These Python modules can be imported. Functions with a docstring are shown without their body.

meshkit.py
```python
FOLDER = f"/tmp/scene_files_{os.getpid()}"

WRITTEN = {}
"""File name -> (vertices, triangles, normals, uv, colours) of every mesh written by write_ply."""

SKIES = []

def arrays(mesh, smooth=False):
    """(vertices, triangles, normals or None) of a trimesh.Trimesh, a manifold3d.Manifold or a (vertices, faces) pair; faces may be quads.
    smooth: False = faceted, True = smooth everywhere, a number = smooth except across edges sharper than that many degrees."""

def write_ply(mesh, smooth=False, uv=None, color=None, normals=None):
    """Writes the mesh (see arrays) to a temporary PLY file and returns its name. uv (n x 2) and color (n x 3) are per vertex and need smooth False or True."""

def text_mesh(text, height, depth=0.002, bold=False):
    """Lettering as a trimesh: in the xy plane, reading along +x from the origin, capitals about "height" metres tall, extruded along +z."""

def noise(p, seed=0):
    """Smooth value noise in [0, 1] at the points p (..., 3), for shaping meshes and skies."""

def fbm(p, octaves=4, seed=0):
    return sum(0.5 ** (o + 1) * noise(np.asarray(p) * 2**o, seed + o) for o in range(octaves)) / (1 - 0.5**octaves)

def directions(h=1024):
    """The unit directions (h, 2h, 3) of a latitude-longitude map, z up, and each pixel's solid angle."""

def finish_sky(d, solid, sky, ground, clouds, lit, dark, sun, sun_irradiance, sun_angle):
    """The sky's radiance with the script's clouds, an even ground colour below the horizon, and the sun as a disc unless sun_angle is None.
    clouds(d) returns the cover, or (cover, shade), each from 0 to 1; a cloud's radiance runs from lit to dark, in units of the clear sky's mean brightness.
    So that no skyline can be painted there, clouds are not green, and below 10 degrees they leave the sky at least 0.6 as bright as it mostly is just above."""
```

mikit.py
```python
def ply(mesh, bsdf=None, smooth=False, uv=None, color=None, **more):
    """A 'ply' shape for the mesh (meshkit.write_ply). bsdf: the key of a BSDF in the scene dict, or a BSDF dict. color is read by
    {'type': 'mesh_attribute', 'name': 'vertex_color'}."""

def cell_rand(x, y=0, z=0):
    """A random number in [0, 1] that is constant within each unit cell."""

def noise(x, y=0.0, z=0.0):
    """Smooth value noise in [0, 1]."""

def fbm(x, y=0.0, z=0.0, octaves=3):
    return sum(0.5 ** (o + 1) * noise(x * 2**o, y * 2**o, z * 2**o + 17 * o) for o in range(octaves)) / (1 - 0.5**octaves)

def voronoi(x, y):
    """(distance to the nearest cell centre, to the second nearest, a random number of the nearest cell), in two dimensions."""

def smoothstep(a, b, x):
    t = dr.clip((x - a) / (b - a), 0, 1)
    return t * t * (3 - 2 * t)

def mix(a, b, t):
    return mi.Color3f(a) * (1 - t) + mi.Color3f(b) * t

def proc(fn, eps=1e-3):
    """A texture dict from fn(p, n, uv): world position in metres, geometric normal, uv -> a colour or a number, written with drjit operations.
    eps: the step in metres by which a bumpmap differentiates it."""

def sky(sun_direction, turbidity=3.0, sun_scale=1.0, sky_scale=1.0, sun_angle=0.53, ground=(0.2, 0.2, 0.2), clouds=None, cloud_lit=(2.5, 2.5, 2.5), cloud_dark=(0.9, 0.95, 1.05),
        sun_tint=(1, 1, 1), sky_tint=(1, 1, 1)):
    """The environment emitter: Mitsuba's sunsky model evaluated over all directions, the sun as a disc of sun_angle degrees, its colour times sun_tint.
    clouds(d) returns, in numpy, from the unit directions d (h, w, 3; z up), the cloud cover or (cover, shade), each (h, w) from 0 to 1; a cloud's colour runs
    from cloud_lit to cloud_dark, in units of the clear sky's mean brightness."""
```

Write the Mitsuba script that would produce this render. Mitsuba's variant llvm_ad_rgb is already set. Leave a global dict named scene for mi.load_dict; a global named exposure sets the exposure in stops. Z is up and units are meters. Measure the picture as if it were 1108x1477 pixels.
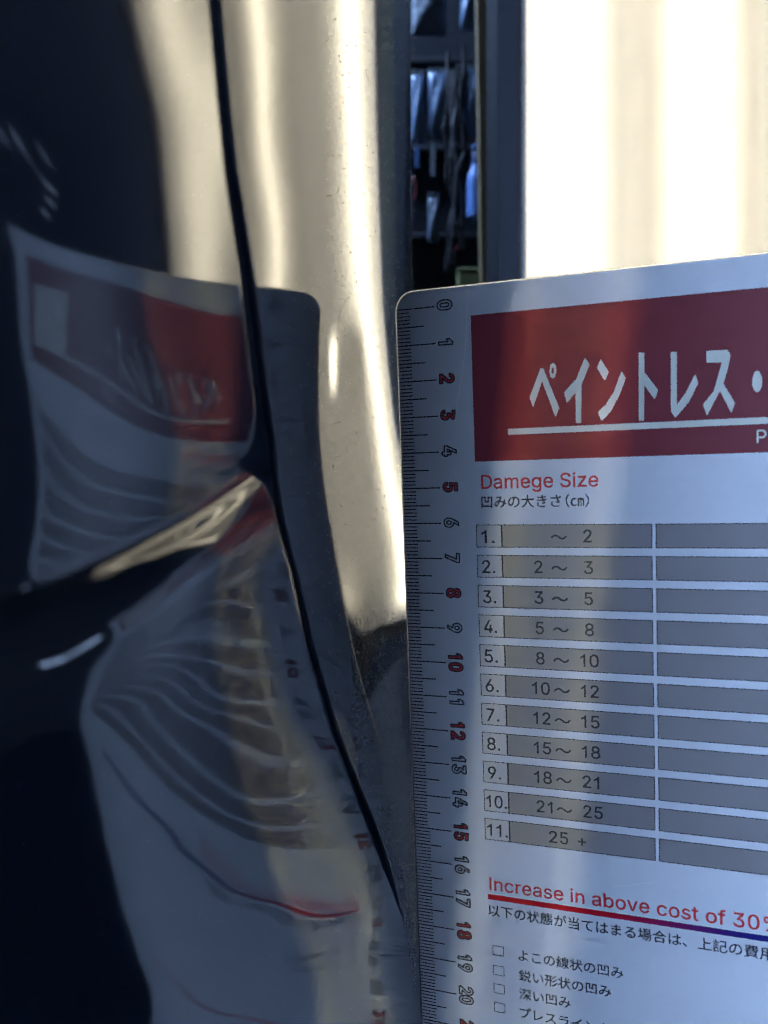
import math, random, base64
import numpy as np, trimesh, mitsuba as mi, drjit as dr, mikit, meshkit
from mikit import noise, fbm, smoothstep, mix, proc
from shapely.geometry import Polygon, box as sbox
from shapely.ops import unary_union
from shapely import affinity

T = mi.ScalarTransform4f
rng = np.random.default_rng(7)
scene, labels = {}, {}

# ------------------------------------------------------------------ camera, light, exposure
scene['camera'] = {'type': 'thinlens', 'fov': 53.04, 'fov_axis': 'x', 'near_clip': 0.004, 'far_clip': 20.0,
                   'aperture_radius': 0.0009, 'focus_distance': 0.235,
                   'to_world': T().look_at(origin=[0, 0, 0], target=[0, 1, 0], up=[0, 0, 1])}
exposure = 0.0
TUBE = [12.8, 11.5, 8.6]          # warm fluorescent tubes of the inspection lamp
DAY = [23.0, 33.0, 54.0]              # bluish daylight in the workshop window behind the photographer

SLOT = [3200.0, 2900.0, 1350.0]          # added unseen slot lamp that makes the warm band on the card
RACK_FILL = [17.0, 26.0, 44.0]             # added unseen light panel that brightens the rack

# ------------------------------------------------------------------ helpers
def key_for(name):
    if name not in scene and not any(k.startswith(name + '__') for k in scene) and name not in labels:
        return name
    i = 1
    while True:
        k = f'{name}_{i:03d}'
        if k not in scene and k not in labels and not any(q.startswith(k + '__') for q in scene):
            return k
        i += 1

def thing(name, label, category, group=None):
    k = key_for(name)
    labels[k] = {'label': label, 'category': category}
    if group:
        labels[k]['group'] = group
    return k

def put(name, mesh, bsdf, parent=None, smooth=False, uv=None, **lab):
    k = key_for(f'{parent}__{name}' if parent else name)
    scene[k] = mikit.ply(mesh, bsdf, smooth=smooth, uv=uv)
    if lab:
        labels[k] = lab
    return k

def cbox(x0, x1, y0, y1, z0, z1, c=0.002):
    """A box with chamfered edges, as the hull of inset corner points."""
    P = []
    for sx in (0, 1):
        for sy in (0, 1):
            for sz in (0, 1):
                p = np.array([(x0, x1)[sx], (y0, y1)[sy], (z0, z1)[sz]], float)
                d = np.array([1 - 2 * sx, 1 - 2 * sy, 1 - 2 * sz], float)
                cc = min(c, 0.3 * min(x1 - x0, y1 - y0, z1 - z0))
                for a in range(3):
                    m = np.ones(3); m[a] = 0
                    P.append(p + d * cc * m)
    return trimesh.convex.convex_hull(np.array(P))

def rod(p0, p1, r, n=16):
    return trimesh.creation.cylinder(r, segment=[p0, p1], sections=n)

def grid_mesh(P):
    """P (rows, cols, 3) -> quad sheet"""
    r, c = P.shape[:2]
    i, j = np.meshgrid(np.arange(r - 1), np.arange(c - 1), indexing='ij')
    k = (i * c + j).ravel()
    return P.reshape(-1, 3), np.stack([k, k + 1, k + c + 1, k + c], 1)

def cat(ms):
    return trimesh.util.concatenate([m for m in ms if m is not None])

# ------------------------------------------------------------------ materials
def rough(name, col, alpha=0.1, ior=1.5, nonlinear=True):
    scene[name] = {'type': 'twosided', 'bsdf': {'type': 'roughplastic', 'distribution': 'ggx', 'alpha': alpha, 'int_ior': ior, 'nonlinear': nonlinear,
                   'diffuse_reflectance': col if isinstance(col, dict) else {'type': 'rgb', 'value': list(col)}}}

def paint_relief(p, n, uv):
    # orange peel of the clear coat, drawn out a little along the body
    return fbm(p.x * 300, p.y * 260, p.z * 420, octaves=2) * 0.6 + noise(p.x * 60, p.y * 45, p.z * 70) * 2.2

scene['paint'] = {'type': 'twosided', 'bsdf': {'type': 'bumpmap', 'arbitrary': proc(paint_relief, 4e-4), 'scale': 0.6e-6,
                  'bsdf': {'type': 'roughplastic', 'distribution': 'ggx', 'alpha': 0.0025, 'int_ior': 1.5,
                           'diffuse_reflectance': {'type': 'rgb', 'value': [0.022, 0.034, 0.056]}}}}  # base colour raised bluish to stand in for lens veil over the blacks
rough('rubber', [0.12, 0.16, 0.24], 0.35)  # bluish tone lifted in place of lens haze in the gap
rough('dust_grain', [0.55, 0.5, 0.42], 0.5)

# ------------------------------------------------------------------ the car body: smooth panels as bicubic splines
# Surveyed from one point beside the car: the panels' inverse distance w (1/m) over the sight directions.
KNOT = {'fender': (300, 620, 9, -40, 1440, 15), 'upper': (-60, 640, 9, -40, 800, 11), 'lower': (-60, 640, 12, 640, 1520, 26)}
COEF = {'fender': [10.2568,10.1835,10.1048,10.0276,9.9481,9.8844,9.8421,9.8061,9.7606,9.7013,9.6390,9.5991,9.6016,9.6470,9.7193,9.1646,9.1173,9.0575,9.0026,8.9089,8.8257,8.8043,8.8072,8.8001,8.7467,8.6846,8.6767,8.7350,8.8369,8.9562,8.0516,8.0414,8.0123,7.9919,7.8871,7.7474,7.7492,7.7976,7.8565,7.7832,7.7040,7.7501,7.8840,8.0475,8.2130,6.9020,6.9034,6.9288,6.8999,6.8927,6.7674,6.6800,6.7478,6.9261,6.7689,6.6819,6.8521,7.0823,7.2965,7.4916,5.7522,5.7682,5.7934,5.7650,5.8119,5.6977,5.5985,5.6551,5.8542,5.5832,5.7105,6.0861,6.3650,6.5809,6.7756,4.5794,4.6277,4.6634,4.6834,4.7017,4.6592,4.6611,4.7177,4.8844,4.9321,5.4299,5.5624,5.6958,5.8574,6.0373,3.3150,3.3426,3.3746,3.4246,3.5089,3.5382,3.7381,3.8274,4.0336,4.0011,4.6024,4.7585,4.8924,5.0607,5.2562,1.9790,1.9578,1.9355,1.9048,1.8766,1.8665,2.0883,2.6080,3.0477,2.7545,3.1557,3.5806,3.8970,4.1652,4.4234,0.6099,0.5412,0.4581,0.3647,0.3015,0.3573,0.6643,1.2105,1.6411,1.6866,1.9536,2.3913,2.8279,3.2098,3.5500], 'upper': [18.2410,17.8553,17.4247,16.9735,16.5785,16.2522,15.9876,15.6823,15.4496,15.3724,15.3469,16.1080,15.8456,15.5314,15.1809,14.9446,14.7130,14.5433,14.2134,13.9705,13.9356,13.8877,13.8966,13.7738,13.6009,13.3902,13.3195,13.1541,12.9881,12.8307,12.6296,12.5104,12.3546,11.5637,11.5022,11.4467,11.4268,11.5319,11.4482,11.2720,11.0537,10.9323,10.8030,10.6008,9.2143,9.1387,9.1033,9.1231,9.2112,9.2138,9.0916,9.2102,9.1147,8.8347,8.5782,6.9854,6.9814,7.0091,7.0725,7.0947,7.0762,6.9624,6.9768,6.5948,6.4573,6.3031,4.8204,4.8460,4.8836,4.9190,4.9075,4.8380,4.6662,4.4801,4.2083,4.0585,3.9253,2.6807,2.7060,2.7270,2.7239,2.6690,2.5458,2.3449,2.1078,1.8699,1.6873,1.5301,0.5454,0.5584,0.5548,0.5133,0.4144,0.2486,0.0240,-0.2278,-0.4663,-0.6738,-0.8592], 'lower': [13.1092,13.3765,13.6497,13.9307,14.2169,14.5018,14.7775,15.0404,15.2928,15.5223,15.7030,15.8209,15.8776,15.8877,15.8692,15.8358,15.7967,15.7579,15.7231,15.6948,15.6749,15.6653,15.6670,15.6797,15.7013,15.7280,12.2060,12.4609,12.7232,12.9996,13.2918,13.5919,13.8796,14.1337,14.3781,14.6071,14.7701,14.8557,14.8763,14.8590,14.8299,14.7953,14.7614,14.7302,14.7033,14.6815,14.6659,14.6584,14.6617,14.6782,14.7061,14.7399,11.3095,11.5477,11.7946,12.0620,12.3588,12.6808,12.9966,13.2405,13.4693,13.6974,13.8358,13.8817,13.8627,13.8179,13.7854,13.7516,13.7262,13.7035,13.6851,13.6710,13.6597,13.6534,13.6562,13.6756,13.7116,13.7539,10.4227,10.6409,10.8666,11.1177,11.4153,11.7582,12.1126,12.3575,12.5697,12.7643,12.8759,12.8714,12.8216,12.7654,12.7350,12.7055,12.6932,12.6796,12.6702,12.6656,12.6591,12.6542,12.6523,12.6729,12.7185,12.7676,9.5437,9.7436,9.9467,10.1760,10.4823,10.8475,11.2095,11.5169,11.7384,11.7805,11.7988,11.7557,11.7334,11.7051,11.6763,11.6650,11.6613,11.6610,11.6602,11.6656,11.6649,11.6663,11.6569,11.6775,11.7274,11.7703,8.6608,8.8517,9.0431,9.2549,9.6269,10.2036,10.5269,10.6412,10.6321,10.6520,10.6199,10.5861,10.5769,10.5827,10.5930,10.5872,10.5818,10.6007,10.6129,10.6371,10.6550,10.6757,10.6881,10.7164,10.7276,10.7352,7.7505,7.9393,8.1438,8.3847,8.8723,9.3078,9.3150,9.2891,9.2347,9.2692,9.2779,9.3365,9.3091,9.3117,9.3421,9.3890,9.4102,9.4288,9.4622,9.5027,9.5386,9.5910,9.6295,9.6474,9.6315,9.6134,6.7817,6.9445,7.1357,7.3829,7.7119,7.5738,7.4145,7.4951,7.5230,7.5686,7.6232,7.6615,7.7101,7.7375,7.8297,7.9368,8.0363,8.0891,8.1907,8.2248,8.2885,8.3770,8.4130,8.4106,8.3888,8.3689,5.7312,5.8249,5.9261,6.0166,6.0186,5.7606,5.5339,5.5270,5.5946,5.6593,5.7361,5.8658,6.0579,6.1627,6.2213,6.3007,6.4118,6.5120,6.6589,6.8301,6.9470,7.0166,7.0184,6.9999,6.9894,6.9921,4.5905,4.5878,4.5690,4.4995,4.3330,4.0636,3.8336,3.7482,3.7744,3.8594,4.0004,4.2207,4.4992,4.7251,4.8502,4.9128,5.0588,5.1754,5.3416,5.5012,5.3301,5.3683,5.3832,5.3957,5.4390,5.4961,3.3711,3.2693,3.1380,2.9502,2.6977,2.4151,2.1801,2.0552,2.0507,2.1491,2.3394,2.6119,2.9264,3.2075,3.4042,3.5272,3.6328,3.6548,3.5427,3.2009,3.0444,3.2980,3.4981,3.6398,3.7787,3.9122,2.1031,1.9136,1.6848,1.4053,1.0913,0.7849,0.5366,0.3900,0.3694,0.4775,0.7007,1.0092,1.3543,1.6759,1.9229,2.0685,2.0931,1.9466,1.6053,1.1722,1.0173,1.2310,1.5397,1.8229,2.0674,2.2804]}
FOC, CX, CY = 1110.0, 554.0, 738.5

def basis(v, a, b, n):
    h = (b - a) / (n - 3)
    t = np.clip((np.asarray(v, float) - a) / h, 0, n - 3 - 1e-9)
    i = np.floor(t).astype(int); f = t - i
    return i, np.stack([(1 - f) ** 3, 3 * f ** 3 - 6 * f ** 2 + 4, -3 * f ** 3 + 3 * f ** 2 + 3 * f + 1, f ** 3], -1) / 6

def spline(which, x, y):
    x0, x1, nx, y0, y1, ny = KNOT[which]
    C = np.array(COEF[which]).reshape(nx, ny)
    i, bx = basis(x, x0, x1, nx); j, by = basis(y, y0, y1, ny)
    out = 0
    for a in range(4):
        for b in range(4):
            out = out + bx[..., a] * by[..., b] * C[i + a, j + b]
    return out

def place(w, x, y):
    Y = 1 / w
    return np.stack([(x - CX) / FOC * Y, Y, (CY - y) / FOC * Y], -1)

sstep = lambda t: (lambda u: u * u * u * (u * (6 * u - 15) + 10))(np.clip(t, 0, 1))
crx, cry = np.array([-200, 0, 100, 180, 240, 300, 360, 420, 700.]), np.array([990, 885, 845, 803, 772, 735, 690, 640, 400.])

def door_w(x, y):
    slope = np.interp(x, [0, 100, 200, 300, 360], [-.42, -.46, -.52, -.68, -.78])
    t = (y - np.interp(x, crx, cry)) / np.sqrt(1 + slope ** 2)
    wu = spline('upper', x, np.minimum(y, 800)); wl = spline('lower', x, np.maximum(y, 640))
    s = sstep((t + 34) / 60)
    return wu * (1 - s) + wl * s

def fender_w(x, y):
    w = spline('fender', x, y)
    d = sstep((x - 468) / 25) * (1 - sstep((x - 491) / 40)) * np.exp(-np.abs((y - 528) / 52.0) ** 3)      # the dent
    d2 = np.exp(-((x - 551) / 7) ** 2 / 2 - ((y - 940) / 22.0) ** 2 / 2)
    return w * (1 - 0.0112 * d - 0.0015 * d2)

# edges of the panels along the shut line
EDGE_D = np.array([(296, -40), (300, 0), (313, 150), (323, 250), (330, 300), (345, 400), (349, 444), (358, 517), (366, 571), (368, 600), (366, 625), (361, 645), (353, 656), (344, 663), (338, 669), (343, 675), (356, 681), (367, 689),
                   (379, 700), (390, 722), (397, 751), (407, 790), (418, 823), (427, 867), (442, 932), (459.5, 997), (479, 1062), (487, 1080), (527, 1187), (547.5, 1241), (564, 1281), (575, 1310), (588, 1345), (601, 1368), (616, 1395), (628, 1430), (632, 1520)], float)
EDGE_F = np.array([(317, -40), (321, 0), (334, 150), (345, 250), (353, 300), (368, 400), (374, 444), (383, 520), (391, 580), (400, 640), (406, 700), (413, 750), (424, 800), (431, 823), (441, 867), (455, 932), (473.5, 997), (493, 1062), (499.5, 1080), (543, 1187), (561.5, 1241), (572, 1281), (582, 1320), (596, 1440)], float)

def hem(edge, inner, N, r, lip, turn=160):
    """Columns that roll a panel's edge over with radius r and run inwards: edge, inner, N are (rows, 3)."""
    t = edge - inner; t /= np.linalg.norm(t, axis=1)[:, None]
    t -= (t * N).sum(1)[:, None] * N; t /= np.linalg.norm(t, axis=1)[:, None]
    cols = []
    for a in np.radians(np.linspace(15, turn, 10)):
        cols.append(edge + r * np.sin(a) * t - r * (1 - np.cos(a)) * N)
    a = math.radians(turn)
    cols.append(cols[-1] + lip * (np.cos(a) * t - np.sin(a) * N))
    return cols

def normals(P):
    n = np.cross(np.gradient(P, axis=1), np.gradient(P, axis=0)); n /= np.linalg.norm(n, axis=2)[..., None]
    return n

def out_of_frame(P, side, dist, steps=7):
    """Carries a sheet on beyond the surveyed part, straight along its own direction."""
    Q = {'left': P, 'top': P.transpose(1, 0, 2), 'bottom': P.transpose(1, 0, 2)[:, ::-1]}[side]
    d = Q[:, 0] - Q[:, 3]
    d = d / np.linalg.norm(d, axis=1)[:, None]
    d[:] = d.mean(0) if side == 'left' else d
    if side != 'left':
        d = np.stack([d[:, 0] * .4, d[:, 1] * .0, np.sign(d[:, 2])], 1)
    ext = [Q[:, 0] + d * dist * k for k in np.linspace(1, 0, steps, endpoint=False)]
    Q = np.concatenate([np.stack(ext, 1), Q], 1)
    return {'left': Q, 'top': Q.transpose(1, 0, 2), 'bottom': Q[:, ::-1].transpose(1, 0, 2)}[side]

def facing(mesh, ref):
    v, f = mesh
    m = trimesh.Trimesh(v, np.vstack([f[:, [0, 1, 2]], f[:, [0, 2, 3]]]), process=False)
    return m

def panel(wfn, rows, left, right, ncol, dense, roll):
    """rows: heights; left/right: edge columns per row; dense: power that crowds columns to the rolled side ('r', 'l', 'lr')."""
    s = np.linspace(0, 1, ncol)
    if dense == 'r':
        s = 1 - (1 - s) ** 1.5
    X = left[:, None] + s[None] * (right - left)[:, None]
    Yp = np.broadcast_to(rows[:, None], X.shape)
    P = place(wfn(X, Yp), X, Yp)
    return P

rows = np.unique(np.concatenate([np.arange(-38, 1516, 4.0), np.arange(600, 860, 2.0), np.arange(640, 710, 1.0)]))
ed = np.interp(rows, EDGE_D[:, 1], EDGE_D[:, 0])
ed = np.convolve(np.pad(ed, 2, mode='edge'), [.1, .2, .4, .2, .1], 'valid')
D = panel(door_w, rows, np.full(len(rows), -55.0), ed, 150, 'r', True)
n = normals(D); n *= np.sign((n * -D).sum(2))[..., None]
D = np.concatenate([D, np.stack(hem(D[:, -1], D[:, -4], n[:, -1], 0.003, 0.004), 1)], 1)
D = out_of_frame(D, 'left', 0.30); D = out_of_frame(D, 'top', 0.30); D = out_of_frame(D, 'bottom', 0.30)
rowsf = np.arange(-38, 1438, 3.0)
ef = np.interp(rowsf, EDGE_F[:, 1], EDGE_F[:, 0])
er = np.interp(rowsf, [-40, 0, 500, 1000, 1200, 1440], [591, 592, 595, 594, 602, 606])
Fp = panel(fender_w, rowsf, ef, er, 180, '', True)
n = normals(Fp); n *= np.sign((n * -Fp).sum(2))[..., None]
lh = hem(Fp[:, 0], Fp[:, 4], n[:, 0], 0.0008, 0.006)
rh = hem(Fp[:, -1], Fp[:, -4], n[:, -1], 0.012, 0.05, 100)
FEND = Fp
Fp = np.concatenate([np.stack(lh[::-1], 1), Fp, np.stack(rh, 1)], 1)
Fp = out_of_frame(Fp, 'top', 0.30); Fp = out_of_frame(Fp, 'bottom', 0.25)

car = thing('car', 'glossy black car body with a small dent beside the shut line, mirroring the lamp', 'car')
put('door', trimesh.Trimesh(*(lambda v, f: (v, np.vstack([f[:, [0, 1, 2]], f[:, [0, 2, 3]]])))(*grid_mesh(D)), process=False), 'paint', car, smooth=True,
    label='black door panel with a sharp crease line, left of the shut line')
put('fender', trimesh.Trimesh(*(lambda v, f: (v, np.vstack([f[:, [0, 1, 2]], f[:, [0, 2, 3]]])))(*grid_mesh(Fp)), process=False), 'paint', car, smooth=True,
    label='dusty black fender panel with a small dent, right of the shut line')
# rubber in the shut line, 7 mm below the paint
rs = np.arange(-36, 1436, 12.0)
a = place(door_w(np.interp(rs, EDGE_D[:, 1], EDGE_D[:, 0]), rs) * 0.90, np.interp(rs, EDGE_D[:, 1], EDGE_D[:, 0]) - 14, rs)
b = place(fender_w(np.interp(rs, EDGE_F[:, 1], EDGE_F[:, 0]), rs) * 0.90, np.interp(rs, EDGE_F[:, 1], EDGE_F[:, 0]) + 16, rs)
m_ = (a + b) / 2 + np.array([-0.0012, -0.001, 0])
put('rubber_seal', facing(grid_mesh(np.stack([a, (a + m_) / 2, m_, (b + m_) / 2, b], 1)), None), 'rubber', car, smooth=True, label='dark rubber seal deep in the shut line')

# ------------------------------------------------------------------ the inspection lamp
LY = 0.70
LX = (757 - CX) / FOC * LY
LB, LT = -0.10, 1.00
WL = 0.32
rough('lamp_frame', [0.045, 0.05, 0.062], 0.6, 1.22)
rough('lamp_trim', [0.35, 0.35, 0.36], 0.25)
rough('lamp_black', [0.012, 0.012, 0.014], 0.3)
rough('tray_white', [0.25, 0.25, 0.24], 0.4)
scene['diffuser'] = {'type': 'principledthin', 'base_color': {'type': 'rgb', 'value': [0.92, 0.91, 0.88]}, 'roughness': 0.35, 'diff_trans': 1.7, 'eta': 1.4}
lamp = thing('inspection_lamp', 'lit white tube lamp in a dark frame, standing behind the card at right', 'lamp')
FB = 0.0225                                     # frame bar width
put('frame_bar', cbox(LX - FB - .004, LX - .0072, LY - .012, LY + .065, LB - FB, LT + FB, .0015), 'lamp_frame', lamp, label='dark blue grey left bar of the lamp frame')
put('frame_bar', cbox(LX + WL + .0072, LX + WL + FB, LY - .012, LY + .065, LB - FB, LT + FB, .0015), 'lamp_frame', lamp)
put('frame_bar', cbox(LX - .007, LX + WL + .007, LY - .0115, LY + .0645, LT + .0072, LT + FB, .0015), 'lamp_frame', lamp)
put('frame_bar', cbox(LX - .007, LX + WL + .007, LY - .0115, LY + .0645, LB - FB, LB - .0072, .0015), 'lamp_frame', lamp)
put('gasket', cbox(LX - .007, LX - .0042, LY - .0105, LY + .02, LB - .007, LT + .007, .0004), 'lamp_black', lamp)
put('edge_trim', cbox(LX - .004, LX - .0003, LY - .008, LY + .02, LB, LT, .0006), 'lamp_trim', lamp, label='pale aluminium edge beside the lit diffuser')
put('edge_trim', cbox(LX + WL + .0003, LX + WL + .004, LY - .008, LY + .02, LB, LT, .0006), 'lamp_trim', lamp)
d = trimesh.creation.box([WL, .0001, LT - LB]); 
put('diffuser', (np.array([[LX, LY, LB], [LX + WL, LY, LB], [LX + WL, LY, LT], [LX, LY, LT]]), np.array([[0, 1, 2], [0, 2, 3]])), 'diffuser', lamp, label='glowing milky diffuser sheet')
put('tray', cat([cbox(LX - .0002, LX + WL + .0002, LY + .052, LY + .056, LB - .006, LT + .006, .0005), cbox(LX - .004, LX - .0006, LY + .021, LY + .0515, LB - .006, LT + .006, .0005),
                 cbox(LX + WL + .0006, LX + WL + .004, LY + .021, LY + .0515, LB - .006, LT + .006, .0005)]), 'tray_white', lamp)
for k in range(2):
    xr_ = LX + .10 + .12 * k
    pr_ = Polygon([(xr_ - .03, LY + .0515), (xr_ + .03, LY + .0515), (xr_ + .0012, LY + .003), (xr_ - .0012, LY + .003)])
    rg = trimesh.creation.extrude_polygon(pr_, LT - LB, engine='earcut'); rg.apply_translation([0, 0, LB])
    put('reflector_ridge', rg, 'tray_white', lamp)
for k in range(3):
    q = put('tube', rod([LX + .04 + .12 * k, LY + .0165, LB + .012], [LX + .04 + .12 * k, LY + .0165, LT - .012], .0085, 20), 'tray_white', lamp, smooth=40)
    scene[q]['emitter'] = {'type': 'area', 'radiance': {'type': 'rgb', 'value': TUBE}}
    for z in (LB + .002, LT - .012):
        put('tube_cap', rod([LX + .04 + .12 * k, LY + .0165, z], [LX + .04 + .12 * k, LY + .0165, z + .0098], .009, 20), 'lamp_trim', lamp, smooth=40)

# ------------------------------------------------------------------ the measuring card
CO = np.array([0.003105, 0.215854, 0.056466])
CU = np.array([0.945917, -0.324227, 0.010845]); CV = np.array([0.038161, 0.07801, -0.996222]); CN = -np.cross(CU, CV)
CW, CT, CB = 18.2, -0.51, 25.2                 # centimetres: width, top and bottom edge, measured from the ruler's zero

def to_card(mesh, h=0.0):
    """(u right, -v up, height) in centimetres on the card -> world"""
    v = np.asarray(mesh.vertices) * 0.01
    w = CO + v[:, :1] * CU - v[:, 1:2] * CV + (v[:, 2:] + h) * CN
    return trimesh.Trimesh(w, mesh.faces, process=False)

def flat(poly):
    out = []
    for g in getattr(poly, 'geoms', [poly]):
        if g.is_empty or g.geom_type != 'Polygon' or g.area < 1e-7:
            continue
        v, f = trimesh.creation.triangulate_polygon(g, engine='earcut')
        m = trimesh.Trimesh(np.column_stack([v, np.zeros(len(v))]), f, process=False)
        if m.face_normals[:, 2].sum() < 0:
            m.invert()
        out.append(m)
    return cat(out)

def prt(name, poly, bsdf, layer, **lab):
    """flat print: poly in centimetres (u, v down)"""
    return put(name, to_card(flat(affinity.scale(poly, 1, -1, origin=(0, 0))), 5e-5 * layer), bsdf, card, **lab)

def rect(u0, u1, v0, v1):
    return sbox(min(u0, u1), min(v0, v1), max(u0, u1), max(v0, v1))

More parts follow.
